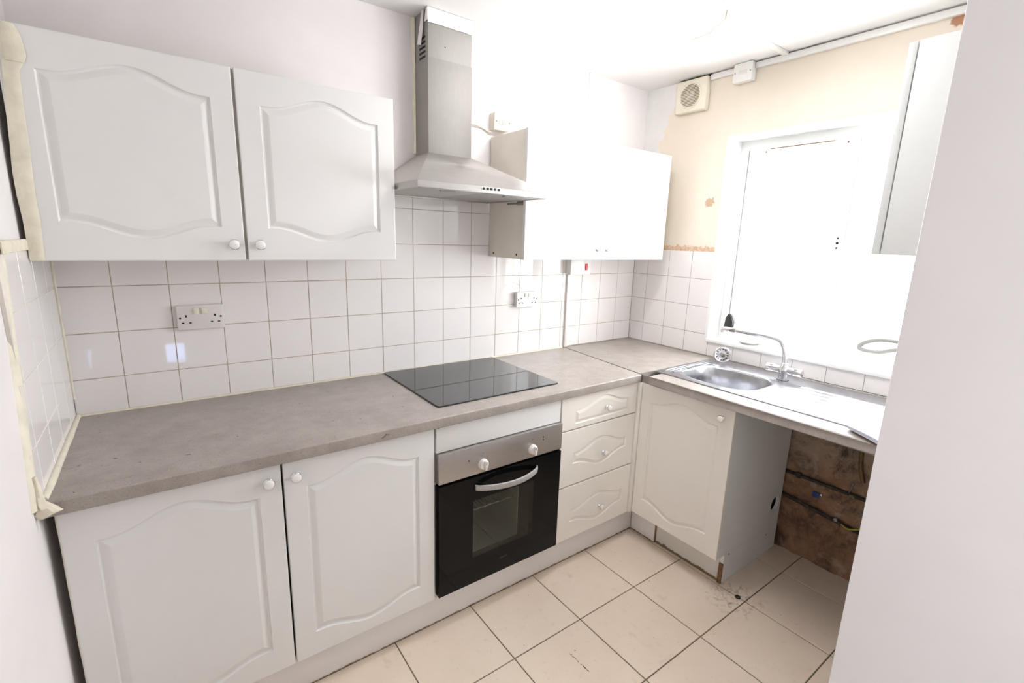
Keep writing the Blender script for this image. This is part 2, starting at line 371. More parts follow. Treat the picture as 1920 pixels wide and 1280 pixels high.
# cream edge filler down the outer edge of the left tiling
bm = bmesh.new()
N = 14; L = []
for i in range(N+1):
    z = ZT-0.0+(ZR+P-ZT)*i/N; w = 0.006+0.004*noise.noise((z*9, 1, 2)); y = -ye(z)
    L.append([(-0.0095, y-0.014-w, z), (-0.004, y-0.011-w, z), (0.001, y-0.002, z), (0.001, y+0.003+w*0.5, z), (-0.0095, y+0.003, z)])
loft(bm, L); obj('edge_filler', bm, 'sealant', wl, 50)

# ---- bare plaster under the sink worktop
bm = bmesh.new(); NU, NV = 70, 80; gridv = []
for i in range(NU+1):
    row = []
    for j in range(NV+1):
        y = -1.04-0.78*i/NU; z = 0.86*j/NV
        h = 0.012+0.020*noise.noise((y*6, z*6, 3.1))+0.011*noise.noise((y*17, z*17, 1.1))+0.003*noise.noise((y*43, z*43, 7))
        for pz, wd, dp in ((0.415, 0.017, 0.014), (0.290+(y+1.07)*0.11, 0.018, 0.014)):
            t = abs(z-pz)/wd
            if t < 1: h -= dp*(1-t*t)
        dd = math.hypot((y+1.36)/0.06, (z-0.13)/0.05)
        if dd < 1: h -= 0.035*(1-dd)
        if z < 0.06: h += 0.012*(1-z/0.06)*(0.5+noise.noise((y*20, 3, 1)))
        row.append(bm.verts.new((XW+0.006-max(h, -0.001), y, z)))
    gridv.append(row)
for i in range(NU):
    for j in range(NV): bm.faces.new((gridv[i][j], gridv[i+1][j], gridv[i+1][j+1], gridv[i][j+1]))
obj('bare_plaster', bm, 'bare', wr, 60)

# ---- window
FX0, FX1 = XW+0.115, XW+0.185
win = struct(boxes('window_1', [(FX0, FX1, WY1-0.05, WY1, WZ0, WZ1), (FX0, FX1, WY0, WY0+0.05, WZ0, WZ1), (FX0, FX1, WY0+0.05, WY1-0.05, WZ0, WZ0+0.032),
                          (FX0, FX1, WY0+0.05, WY1-0.05, WZ1-0.05, WZ1), (FX0, FX1, -1.185, -1.118, WZ0+0.032, WZ1-0.05)], 'upvc', None, 0))
SY0, SY1, SZ0, SZ1 = -1.112, -0.612, WZ0+0.036, WZ1-0.054
sash = boxes('sash', [(FX0-0.012, FX1-0.02, SY1-0.042, SY1, SZ0, SZ1), (FX0-0.012, FX1-0.02, SY0, SY0+0.042, SZ0, SZ1),
              (FX0-0.012, FX1-0.02, SY0+0.042, SY1-0.042, SZ0, SZ0+0.042), (FX0-0.012, FX1-0.02, SY0+0.042, SY1-0.042, SZ1-0.042, SZ1)], 'upvc', win, 0)
box('pane', FX0+0.02, FX0+0.024, SY0+0.035, SY1-0.035, SZ0+0.035, SZ1-0.035, 'pane', sash, 0)
box('pane', FX0+0.03, FX0+0.034, WY0+0.045, -1.18, WZ0+0.03, WZ1-0.045, 'pane', win, 0)
box('sash_gap_line', FX0-0.0135, FX0-0.0121, SY1-0.005, SY1, SZ0, SZ1, 'alu', win, 0)  # thin grey strip stands in for the dark gap at the sash edge
tv = box('trickle_vent', FX0-0.026, FX0-0.0125, -1.085, -0.70, SZ1-0.030, SZ1-0.006, 'upvc', sash, 0.003)
box('vent_slot', FX0-0.0265, FX0-0.014, -1.02, -0.73, SZ1-0.0065, SZ1-0.003, 'brownedge', sash, 0)
for yy in (-1.075, -0.71):
    bm = bmesh.new(); lathe(bm, (FX0-0.026, yy, SZ1-0.018), (-1, 0, 0), [(0, 0.0045), (0.0015, 0.004)], 10); obj('screw', bm, 'brownedge', tv)
for dz in (0.022, 0, -0.022):
    bm = bmesh.new(); lathe(bm, (FX0-0.012, SY0+0.02, 1.535+dz), (-1, 0, 0), [(0, 0.0045 if dz else 0.0065), (0.001, 0.0035 if dz else 0.0055)], 10); obj('handle_hole', bm, 'dark', sash)
bm = bmesh.new()
loft(bm, [[(FX0-0.014-t, -0.602+a, 1.062+b) for a, b in ((0.0, 0), (-0.045, 0), (-0.048, 0.03), (-0.032, 0.062), (-0.018, 0.075), (-0.004, 0.05))] for t in (0, 0.016)])
obj('corner_stay', bm, 'black_p', sash, 30)
boxes('reveal_lining', [(XW-0.001, FX0, WY1-0.004, WY1, WZ0, WZ1), (XW-0.001, FX0, WY0+0.004, WY1-0.004, WZ1-0.004, WZ1), (XW-0.001, FX0, WY0, WY0+0.004, WZ0, WZ1),
        (XW-0.001, XW+0.0078, WY1, WY1+0.012, WZ0, WZ1+0.012), (XW-0.001, XW+0.0078, WY0, WY1, WZ1, WZ1+0.012)], 'upvc', win)
sill = box('window_sill', XW-0.012, FX0, WY0, WY1, WZ0-0.022, WZ0, 'upvc', win, 0.005, 3)

# ================================================================== DOORS WITH ROUTED CATHEDRAL GROOVE
PROF = [(0, 0), (0.0012, -0.0032), (0.0035, -0.0055), (0.0075, -0.0060), (0.0115, -0.0048), (0.017, -0.0022), (0.0225, -0.0005), (0.025, 0)]
def arch(t, rise):
    a = 0.06
    if t < a or t > 1-a: return 0.0
    s = (t-a)/(1-2*a); return rise*(0.5-0.5*math.cos(2*PI*s))
def panel_door(name, mp, u0, u1, v0, v1, cu0, cu1, cb, ct, rb, rt, mat, parent, th=0.018, ps=1.0):
    """mp maps (u, v, outward) to world; groove box cu0..cu1 x cb..ct with bottom/top rises."""
    bm = bmesh.new(); nb, ns = 28, 6; crv = []; rect = []
    e = 0.003
    for i in range(nb): t = i/nb; crv.append((cu0+(cu1-cu0)*t, cb-arch(t, rb))); rect.append((u0+e+(u1-u0-2*e)*t, v0+e))
    for i in range(ns): t = i/ns; crv.append((cu1, cb+(ct-cb)*t)); rect.append((u1-e, v0+e+(v1-v0-2*e)*t))
    for i in range(nb): t = i/nb; crv.append((cu1-(cu1-cu0)*t, ct+arch(t, rt))); rect.append((u1-e-(u1-u0-2*e)*t, v1-e))
    for i in range(ns): t = i/ns; crv.append((cu0, ct-(ct-cb)*t)); rect.append((u0+e, v1-e-(v1-v0-2*e)*t))
    n = len(crv)
    def inset(d):
        a0, a1 = cu0+d, cu1-d
        def edge(u, rise):
            t = (u-cu0)/(cu1-cu0); sl = (arch(min(1, t+0.005), rise)-arch(max(0, t-0.005), rise))/(0.01*(cu1-cu0))
            return arch(t, rise)-d*math.sqrt(1+sl*sl)
        bot = lambda u: cb-edge(u, rb)
        top = lambda u: ct+edge(u, rt)
        out = [Vector((a0+(a1-a0)*i/nb, bot(a0+(a1-a0)*i/nb))) for i in range(nb)]
        out += [Vector((a1, bot(a1)+(top(a1)-bot(a1))*i/ns)) for i in range(ns)]
        out += [Vector((a1-(a1-a0)*i/nb, top(a1-(a1-a0)*i/nb))) for i in range(nb)]
        out += [Vector((a0, top(a0)-(top(a0)-bot(a0))*i/ns)) for i in range(ns)]
        return out
    def scale(ex):
        uc, vc = (u0+u1)/2, (v0+v1)/2; su, sv = ((u1-u0)/2-e+ex)/((u1-u0)/2-e), ((v1-v0)/2-e+ex)/((v1-v0)/2-e)
        return [(uc+(a-uc)*su, vc+(b-vc)*sv) for a, b in rect]
    rings = [[mp(a, b, -th) for a, b in scale(e)], [mp(a, b, -0.003) for a, b in scale(e)], [mp(a, b, -0.0008) for a, b in scale(e-0.0008)], [mp(a, b, 0) for a, b in rect]]
    for d, w in PROF: rings.append([mp(p[0], p[1], w*(0.5+0.5*ps)) for p in inset(d*ps)])
    loft(bm, rings)
    return obj(name, bm, mat, parent, 11)
def knob(mp, u, v, parent, r=0.0165):
    o = Vector(mp(u, v, 0)); ax = Vector(mp(u, v, 1))-o; bm = bmesh.new()
    lathe(bm, o, ax, [(0, r*0.62), (0.004, r*0.6), (0.007, r*0.42), (0.013, r*0.46), (0.016, r*0.8), (0.019, r*0.99), (0.022, r*1.0), (0.0235, r*0.93)], 24)
    kb = obj('knob', bm, 'chrome', parent, 30)
    bm = bmesh.new(); lathe(bm, o+ax*0.0228, ax, [(0, r*0.86), (0.002, r*0.84), (0.004, r*0.62), (0.005, r*0.3)], 24); obj('knob_cap', bm, 'knob', kb, 40)
def back_map(face): return lambda u, v, w: (u, face-w, v)
def win_map(face): return lambda u, v, w: (face-w, -u, v)

# ================================================================== LEFT AND RIGHT WALL UNITS
UB, UT, UF = 1.418, 1.979, -0.302
def wall_unit(label, x0, x1, doors, sides, cmat='carcass'):
    t = thing('wall_cabinet', label, 'cabinet', ((x0+x1)/2, 0, UB), 'white wall cabinets over the worktop')
    b = UF+0.0185; tk = 0.016
    boxes('carcass', [(x0, x0+tk, b, -0.0015, UB+0.002, UT), (x1-tk, x1, b, -0.0015, UB+0.002, UT), (x0+tk, x1-tk, b, -0.0015, UB+0.004, UB+0.004+tk),
                      (x0+tk, x1-tk, b, -0.0015, UT-tk, UT), (x0+tk, x1-tk, -0.012, -0.004, UB+0.02, UT-tk)], cmat, t, 0.0008)
    xm = (doors[0][1]+doors[1][0])/2; box('centre_post', xm-0.03, xm+0.03, b, b+0.016, UB+0.021, UT-0.017, cmat, t, 0)
    for (a, c, kx, mat) in doors:
        d = panel_door('door', back_map(UF), a, c, UB, UT, a+0.063, c-0.058, 1.519, 1.886, 0.040, 0.044, mat, t)
        knob(back_map(UF), kx, 1.468, d)
    return t
wall_unit('double white wall cabinet with arched doors left of the steel hood', 0.016, 0.998, [(0.006, 0.4955, 0.464, 'door'), (0.5035, 0.997, 0.537, 'door')], 0)
rcab = wall_unit('double white wall cabinet between the steel hood and the cream window wall', 1.612, 2.604, [(1.605, 2.1005, 2.068, 'door'), (2.1045, 2.604, 2.137, 'door')], 1)
for yy in (-0.045, -0.235): box('screw_cap', 1.6105, 1.6125, yy-0.004, yy+0.004, 1.434, 1.444, 'dark', rcab, 0)
boxes('hinge', [(1.606, 1.6115, -0.28, -0.235, 1.658, 1.676), (1.604, 1.6115, -0.235, -0.16, 1.663, 1.671)], 'alu', rcab, 0.001)
# cream masking tape down the left edge of the left wall unit
t = thing('masking_tape', 'wrinkled cream masking tape down the left edge of the left wall cabinet', 'tape', (0.03, UF, 1.418))
Lp = [(1.974, 0.020, 0.046), (1.955, 0.021, 0.054), (1.91, 0.019, 0.058), (1.885, 0.016, 0.050), (1.872, 0.015, 0.043), (1.78, 0.009, 0.040), (1.70, 0.005, 0.039), (1.64, 0.001, 0.036), (1.58, 0.001, 0.034), (1.52, 0.004, 0.035), (1.47, 0.004, 0.033), (1.419, 0.004, 0.031)]
bm = bmesh.new(); rings = []
for z, a, b in Lp:
    q = 0.0015*noise.noise((z*14, 0, 0)); rings.append([(a, UF-0.0008, z), (a-0.001, UF-0.005+q, z), ((a+b)/2, UF-0.0048-q, z), (b-0.002, UF-0.0028, z), (b, UF-0.0008, z)])
loft(bm, rings); obj('tape_strip', bm, 'tape', t, 50)
bm = bmesh.new(); rings = []
for z, a, b in [(1.9755, 0.018, 0.047), (1.95, 0.02, 0.056), (1.91, 0.02, 0.0605), (1.892, 0.022, 0.055)]:
    rings.append([(a, UF-0.005, z), (a+0.004, UF-0.0078, z), ((a+b)/2, UF-0.0072, z), (b-0.002, UF-0.005, z), (b, UF-0.0022, z)])
loft(bm, rings); obj('folded_flap', bm, 'tape', t, 50)
t = thing('masking_tape', 'short cream tape band along the top of the left side tiles', 'tape', (0.004, -0.43, 1.44))
bm = bmesh.new(); rings = []
for i in range(9):
    y = -0.295-0.275*i/8; q = 0.004*noise.noise((y*25, 4, 0)); rings.append([(0.0015, y, 1.446+q*0.5), (0.004, y, 1.447+q*0.5), (0.0045, y, 1.47+q), (0.0015, y, 1.474+q)])
loft(bm, rings); obj('tape_band', bm, 'tape', t, 50)

# ================================================================== COOKER HOOD
hd = thing('cooker_hood', 'stainless steel chimney cooker hood above the black hob', 'cooker hood', (1.3, -0.24, 1.672))
HX0, HX1, HYF, HZ0, HZ1, HZ2 = 1.003, 1.598, -0.482, 1.674, 1.697, 1.850
CX0, CX1, CYF = 1.224, 1.430, -0.122
bm = bmesh.new()
loft(bm, [[(HX0, -0.002, HZ1), (HX0, HYF, HZ1), (HX1, HYF, HZ1), (HX1, -0.002, HZ1)], [(CX0-0.003, -0.002, HZ2), (CX0-0.003, CYF-0.003, HZ2), (CX1+0.003, CYF-0.003, HZ2), (CX1+0.003, -0.002, HZ2)]])
obj('canopy', bm, 'steel', hd)
rim = boxes('rim', [(HX0, HX1, HYF, HYF+0.012, HZ0, HZ1), (HX0, HX0+0.012, HYF+0.012, -0.002, HZ0, HZ1), (HX1-0.012, HX1, HYF+0.012, -0.002, HZ0, HZ1), (HX0+0.012, HX1-0.012, -0.014, -0.002, HZ0, HZ1)], 'steel', hd, 0.001)
for i in range(2):
    a = HX0+0.016+i*0.283; f = box('grease_filter', a, a+0.278, HYF+0.06, -0.04, HZ0+0.003, HZ0+0.010, 'steel_v', hd, 0.001)
    box('filter_catch', a+0.11, a+0.17, HYF+0.07, HYF+0.085, HZ0+0.0005, HZ0+0.003, 'alu', f, 0)
box('underside_panel', HX0+0.012, HX1-0.012, HYF+0.012, -0.014, HZ0+0.010, HZ0+0.014, 'steel_v', hd, 0)
bp = box('button_panel', 1.258, 1.345, HYF-0.0012, HYF+0.002, 1.683, 1.6945, 'plastic', hd, 0.0004)
for i in range(5): box('button', 1.263+i*0.0165, 1.273+i*0.0165, HYF-0.004, HYF-0.001, 1.6845, 1.6930, 'black_p', bp, 0.0006)
box('chimney_lower', CX0, CX1, CYF, -0.002, HZ2, 2.215, 'steel_ch', hd, 0.0012)
up = box('chimney_upper', CX0+0.002, CX1-0.002, CYF+0.002, -0.002, 2.215, ZC-0.001, 'steel_ch', hd, 0.001)
for i in range(5): box('vent_slot', CX0+0.0012, CX0+0.0022, -0.095, -0.04, 2.29-i*0.018, 2.298-i*0.018, 'dark', up, 0)
box('screw_hole', 1.300, 1.304, CYF+0.0012, CYF+0.0024, 2.262, 2.266, 'dark', up, 0)
t = thing('paper_tape', 'white paper tape wrapped round the top of the hood chimney', 'tape', (1.327, -0.06, 2.33))
bm = bmesh.new(); rings = []
for i in range(11):
    x = CX0-0.001+(CX1-CX0+0.002)*i/10; q = 0.003*noise.noise((x*30, 0, 0)); rings.append([(x, CYF-0.0005, 2.338+q), (x, CYF-0.004+q*0.4, 2.338+q), (x, CYF-0.005, 2.37), (x, CYF-0.005, ZC-0.002), (x, CYF-0.0005, ZC-0.002)])
loft(bm, rings); obj('front_band', bm, 'paint', t, 50)
bm = bmesh.new(); loft(bm, [[(CX0-0.0005, -0.112, ZC-0.002), (CX0-0.0035, -0.112, ZC-0.002), (CX0-0.0035, CYF-0.004, ZC-0.002), (CX0-0.0005, CYF-0.004, ZC-0.002)], [(CX0-0.0005, -0.098, 2.345), (CX0-0.004, -0.098, 2.345), (CX0-0.004, CYF-0.004, 2.345), (CX0-0.0005, CYF-0.004, 2.345)]])
obj('side_band', bm, 'paint', t)
bm = bmesh.new(); loft(bm, [[(CX0-0.004, -0.08, ZC-0.005), (CX0-0.007, -0.08, ZC-0.005), (CX0-0.007, -0.094, ZC-0.005), (CX0-0.004, -0.094, ZC-0.005)], [(CX0-0.006, -0.06, 2.32), (CX0-0.009, -0.058, 2.32), (CX0-0.009, -0.09, 2.32), (CX0-0.006, -0.09, 2.32)], [(CX0-0.010, -0.05, 2.272), (CX0-0.013, -0.05, 2.272), (CX0-0.014, -0.082, 2.262), (CX0-0.011, -0.082, 2.262)]])
obj('hanging_end', bm, 'paint', t)
# ragged filler between wall and chimney
bm = bmesh.new(); rings = []
for i in range(16):
    z = 1.86+(ZC-1.862)*i/15; w = 0.003+0.006*noise.noise((z*9, 5, 0))+0.008*max(0, (z-2.15)/0.24); rings.append([(CX0-0.0008, 0.0085, z), (CX0-0.0008, -0.004, z), (CX0-w*0.6, -0.002, z), (CX0-w-0.004, 0.0085, z)])
loft(bm, rings); obj('chimney_filler', bm, 'sealant', wb, 50)

# ================================================================== BASE UNITS, BACK RUN
DB, DT, DF = 0.146, 0.852, -0.605
FB = back_map(DF)
def carcass(name, lst, parent, mat='carcass'): return boxes(name, lst, mat, parent, 0.0008)
bc = thing('base_cabinet', 'double white base cabinet with two arched doors left of the oven', 'cabinet', (0.5, -0.3, 0.14))
carcass('carcass', [(0.030, 0.046, -0.585, -0.02, 0.142, 0.854), (0.982, 0.998, -0.585, -0.02, 0.142, 0.854), (0.046, 0.982, -0.585, -0.02, 0.142, 0.158), (0.046, 0.982, -0.03, -0.02, 0.158, 0.854), (0.046, 0.982, -0.585, -0.50, 0.836, 0.854)], bc)
for a, c, kx in ((0.014, 0.4985, 0.462), (0.5045, 0.9985, 0.536)):
    d = panel_door('door', FB, a, c, DB, DT, a+0.062, c-0.060, 0.231, 0.755, 0.038, 0.047, 'door', bc); knob(FB, kx, 0.800, d)
bead('paint_smear', [(0.0145, DF+0.004, 0.15), (0.0145, DF+0.004, 0.85)], bc, 0.0028, 'sealant', 0.6)
oh = thing('oven_housing', 'white oven housing cabinet with plain filler panel above the black oven', 'cabinet', (1.3, -0.3, 0.14))
carcass('carcass', [(1.001, 1.017, -0.583, -0.02, 0.142, 0.854), (1.589, 1.605, -0.583, -0.02, 0.142, 0.854), (1.017, 1.589, -0.583, -0.02, 0.128, 0.142), (1.017, 1.589, -0.58, -0.02, 0.745, 0.757)], oh)
box('filler_panel', 1.009, 1.603, -0.602, -0.584, 0.746, 0.8535, 'door', oh, 0.002)
box('screw_cap', 1.014, 1.019, -0.6032, -0.6018, 0.841, 0.846, 'brownedge', oh, 0)

ov = thing('built_in_oven', 'built-in oven with black glass door and steel control panel', 'oven', (1.306, -0.35, 0.155))
OF = -0.617
boxes('body', [(1.022, 1.150, -0.583, -0.05, 0.155, 0.742), (1.468, 1.584, -0.583, -0.05, 0.155, 0.742), (1.150, 1.468, -0.583, -0.05, 0.155, 0.25), (1.150, 1.468, -0.583, -0.05, 0.545, 0.742), (1.150, 1.468, -0.10, -0.05, 0.25, 0.545)], 'black_p', ov)
boxes('cavity', [(1.150, 1.153, -0.583, -0.1, 0.25, 0.545), (1.400, 1.403, -0.583, -0.1, 0.25, 0.545), (1.150, 1.400, -0.103, -0.10, 0.25, 0.545), (1.150, 1.400, -0.583, -0.1, 0.25, 0.253), (1.150, 1.400, -0.583, -0.1, 0.542, 0.545)], 'enamel', ov)
cp = box('control_panel', 1.0105, 1.604, OF, -0.5835, 0.627, 0.7435, 'steel', ov, 0.002)
def oknob(x, z):
    bm = bmesh.new(); lathe(bm, (x, OF, z), (0, -1, 0), [(0, 0.0205), (0.004, 0.0205), (0.014, 0.0185), (0.016, 0.0165)], 24); kk = obj('knob', bm, 'plastic_g', cp, 30)
    box('grip', x-0.0045, x+0.0045, OF-0.027, OF-0.0155, z-0.018, z+0.018, 'plastic_g', kk, 0.002)
    box('pointer', x-0.0012, x+0.0012, OF-0.0275, OF-0.0268, z+0.004, z+0.017, 'black_p', kk, 0)
    for j in range(7):
        a = math.radians(-60+j*50); bm = bmesh.new(); lathe(bm, (x+0.029*math.sin(a), OF, z+0.029*math.cos(a)), (0, -1, 0), [(0, 0.0012), (0.0003, 0.0012)], 6); obj('dial_mark', bm, 'black_p', cp)
oknob(1.199, 0.664); oknob(1.441, 0.664)
for x, z in ((1.136, 0.691), (1.499, 0.694), (1.499, 0.704), (1.199, 0.706), (1.441, 0.706)):
    bm = bmesh.new(); big = x in (1.136, 1.499); lathe(bm, (x, OF, z), (0, -1, 0), [(0, 0.0032 if big else 0.0015), (0.0006, 0.0028 if big else 0.0013)], 10); obj('indicator_light' if big else 'dial_symbol', bm, 'black_p', cp)
dr = boxes('oven_door', [(1.010, 1.158, OF, -0.587, 0.155, 0.617), (1.4600, 1.603, OF, -0.587, 0.155, 0.617), (1.158, 1.460, OF, -0.587, 0.155, 0.270), (1.158, 1.460, OF, -0.587, 0.519, 0.617)], 'ovenglass', ov)
box('window_pane', 1.158, 1.460, OF, OF+0.004, 0.270, 0.519, 'ovenpane', dr, 0)
bm = bmesh.new(); rings = []
for i in range(25):
    t = i/24; x = 1.166+0.303*t; bow = math.sin(PI*t)**0.8*0.046+0.004; z = 0.574
    if i in (0, 24): bow = -0.0
    rings.append([(x, OF-bow, z-0.011), (x, OF-bow-0.007, z-0.010), (x, OF-bow-0.009, z), (x, OF-bow-0.007, z+0.010), (x, OF-bow, z+0.011)])
loft(bm, rings); obj('handle', bm, 'steel_v', dr, 40)
box('maker_mark', 1.290, 1.325, OF-0.0004, OF+0.0004, 0.214, 0.2185, 'pipe', dr, 0)
bm = bmesh.new()
for yy in (-0.55, -0.12): tube(bm, [(1.154, yy, 0.432), (1.399, yy, 0.432)], 0.003, 6)
for i in range(16): x = 1.165+i*0.0148; tube(bm, [(x, -0.555, 0.432), (x, -0.12, 0.432)], 0.0016, 5)
obj('wire_rack', bm, 'wire', ov)

du = thing('drawer_cabinet', 'white three-drawer base cabinet between the oven and the corner', 'cabinet', (1.85, -0.3, 0.14))
carcass('carcass', [(1.607, 1.623, -0.585, -0.02, 0.142, 0.854), (2.083, 2.112, -0.585, -0.02, 0.142, 0.854), (1.623, 2.083, -0.585, -0.02, 0.142, 0.158), (1.623, 2.083, -0.03, -0.02, 0.158, 0.854), (1.623, 2.083, -0.585, -0.57, 0.142, 0.854)], du)
for z0, z1, cb, ct, rb, rt, kz in ((0.693, 0.852, 0.716, 0.781, 0.0, 0.042, 0.761), (0.422, 0.688, 0.525, 0.580, 0.043, 0.043, 0.537), (0.146, 0.417, 0.233, 0.297, 0.041, 0.041, 0.257)):
    d = panel_door('drawer', FB, 1.607, 2.100, z0, z1, 1.690, 2.044, cb, ct, rb, rt, 'door_cream', du, 0.018, 0.82); knob(FB, 1.885, kz, d, 0.0145)

# ================================================================== SINK BASE (window run)
sb = thing('sink_cabinet', 'cream base cabinet under the sink with one arched door and bare side panel', 'cabinet', (2.4, -0.85, 0))
SF = 2.119
d = panel_door('door', win_map(SF), 0.618, 1.091, 0.152, 0.847, 0.670, 1.026, 0.246, 0.760, 0.042, 0.043, 'door_cream', sb); knob(win_map(SF), 1.041, 0.803, d, 0.015)
def plate_hole(bm, x0, x1, z0, z1, y0, y1, hx, hz, r, n=32):
    def edge(a):
        c, s = math.cos(a), math.sin(a); ts = []
        if c > 1e-9: ts.append((x1-hx)/c)
        if c < -1e-9: ts.append((x0-hx)/c)
        if s > 1e-9: ts.append((z1-hz)/s)
        if s < -1e-9: ts.append((z0-hz)/s)
        t = min(ts); return hx+c*t, hz+s*t
    angs = sorted([2*PI*i/n for i in range(n)]+[math.atan2(z-hz, x-hx) % (2*PI) for x in (x0, x1) for z in (z0, z1)])
    out = [edge(a) for a in angs]; inn = [(hx+r*math.cos(a), hz+r*math.sin(a)) for a in angs]
    loft(bm, [[(x, y0, z) for x, z in inn], [(x, y0, z) for x, z in out], [(x, y1, z) for x, z in out], [(x, y1, z) for x, z in inn], [(x, y0, z) for x, z in inn]], False, False)
box('corner_post', 2.1015, 2.137, -0.6165, -0.588, 0.148, 0.852, 'door_cream', sb, 0.001)
box('side_panel_foot', 2.2008, 2.690, -1.086, -1.070, 0.0, 0.1445, 'carcass_w', sb, 0)
bm = bmesh.new(); plate_hole(bm, 2.140, 2.690, 0.145, 0.854, -1.086, -1.070, 2.632, 0.258, 0.041); bmesh.ops.remove_doubles(bm, verts=bm.verts, dist=1e-5); obj('side_panel', bm, 'carcass_w', sb)
boxes('carcass', [(2.140, 2.690, -0.66, -0.644, 0.142, 0.854), (2.140, 2.690, -1.069, -0.66, 0.142, 0.158)], 'carcass', sb)
box('back_panel', 2.686, 2.690, -1.069, -0.66, 0.16, 0.854, 'dark', sb, 0)  # coloured black so the pipe hole reads as a shaded void
for x, z in ((2.24, 0.135), (2.585, 0.105)):
    bm = bmesh.new(); lathe(bm, (x, -1.086, z), (0, -1, 0), [(0, 0.004), (0.0006, 0.0035)], 10); obj('screw_hole', bm, 'dark', sb)

# ---- plinths
pl = tag(box('plinth', 0.0, 2.188, -0.567, -0.551, 0.0, 0.1275, 'plinth', None, 0.001), 'long white plinth board under the oven run with a dirty lower edge', 'plinth')
tag(box('plinth', 2.189, 2.205, -0.718, -0.568, 0.0, 0.141, 'plinth', None, 0.001), 'short white plinth piece in the corner under the sink cabinet', 'plinth')
p2 = thing('plinth', 'damaged plinth board with brown swollen edge under the sink cabinet door', 'plinth', (2.2, -0.9, 0))
box('board', 2.200, 2.214, -1.069, -0.724, 0.0, 0.141, 'plinth2', p2, 0.001)
box('raw_edge', 2.194, 2.2145, -0.7235, -0.7185, 0.0, 0.141, 'brownedge', p2, 0.0008)
bm = bmesh.new(); rings = []
for i in range(13):
    z = 0.100*i/12; q = 0.002*noise.noise((z*60, 0, 0)); rings.append([(2.192+q, -1.0875, z), (2.200+q, -1.0875, z), (2.200, -1.0697, z), (2.192+q, -1.0697, z)])
loft(bm, rings); obj('raw_end', bm, 'brownedge', p2)

# ================================================================== WORKTOPS
ZB = 0.8555
def prism_bevel(pts, z0, z1, bev, frontedges):
    bm = bmesh.new(); prism(bm, pts, z0, z1); bm.edges.ensure_lookup_table()
    es = [e for e in bm.edges if abs(e.verts[0].co.z-e.verts[1].co.z) < 1e-6 and frontedges((e.verts[0].co+e.verts[1].co)/2)]
    bmesh.ops.bevel(bm, geom=es, offset=bev, segments=4, affect='EDGES', profile=0.5); return bm
w1 = thing('worktop', 'long grey laminate worktop along the tiled back wall with the hob in it', 'worktop', (1.05, -0.3, ZB))
bm = prism_bevel([(0.002, -0.001), (2.154, -0.001), (2.083, -0.634), (0.002, -0.634)], ZB, ZT, 0.005, lambda c: c.y < -0.6); obj('board', bm, 'worktop', w1, 40)
bm = bmesh.new(); prism(bm, [(2.1545, -0.001), (2.1605, -0.001), (2.0895, -0.636), (2.0835, -0.636)], ZB, ZT+0.0016); obj('joint_strip', bm, 'alu', w1)
bead('sealant_bead', [(0.003, -0.62, ZT+0.001), (0.004, -0.005, ZT+0.001)], w1, 0.009)
bead('corner_bead', [(0.002, -0.002, 0.955), (0.002, -0.002, 1.417)], wb, 0.0045)
bead('sealant_bead', [(0.006, -0.003, ZT+0.001), (2.14, -0.003, ZT+0.001)], w1, 0.0055)
w2 = thing('worktop', 'grey laminate worktop under the window holding the sink', 'worktop', (2.4, -0.9, ZB))
SX0, SX1, SYa, SYb = 2.192, 2.685, -1.60, -0.632            # sink plate
BXc, BYc, BA, BB = 2.408, -0.872, 0.163, 0.187              # bowl centre and half sizes (x, y)
FXW = 2.094
bm = bmesh.new()
prism(bm, [(2.1610, -0.001), (XW-0.0005, -0.001), (XW-0.0005, BYc+BB+0.012), (2.1060, BYc+BB+0.012)], ZB, ZT) if False else None
yb0, yb1 = BYc-BB-0.012, BYc+BB+0.012
prism(bm, [(2.1610, -0.001), (XW-0.0005, -0.001), (XW-0.0005, yb1), (FXW, yb1), (FXW-0.003, -0.636)], ZB, ZT)
prism(bm, [(FXW, yb1), (BXc-BA-0.012, yb1), (BXc-BA-0.012, yb0), (FXW, yb0)], ZB, ZT)
prism(bm, [(BXc+BA+0.012, yb1), (XW-0.0005, yb1), (XW-0.0005, yb0), (BXc+BA+0.012, yb0)], ZB, ZT)
prism(bm, [(FXW, yb0), (XW-0.0005, yb0), (XW-0.0005, NY+0.003), (FXW, NY+0.003)], ZB, ZT)
bmesh.ops.remove_doubles(bm, verts=bm.verts, dist=1e-5)
inner = [f for f in bm.faces if len([g for g in bm.faces if g is not f and set(g.verts) == set(f.verts)])]
bmesh.ops.delete(bm, geom=inner, context='FACES')
es = [e for e in bm.edges if all(abs(v.co.x-FXW) < 0.004 for v in e.verts) and abs(e.verts[0].co.z-e.verts[1].co.z) < 1e-6 and len(e.link_faces) == 2 and abs(e.link_faces[0].normal.dot(e.link_faces[1].normal)) < 0.5]
bmesh.ops.bevel(bm, geom=es, offset=0.005, segments=4, affect='EDGES', profile=0.5)
obj('board', bm, 'worktop', w2, 40)
bead('sealant_bead', [(2.20, -0.003, ZT), (XW-0.003, -0.003, ZT), (XW-0.003, -0.63, ZT)], w2, 0.0025, 'grout_w')
bead('sealant_bead', [(XW-0.002, -0.63, ZT), (XW-0.002, -1.82, ZT)], w2, 0.004, 'alu')
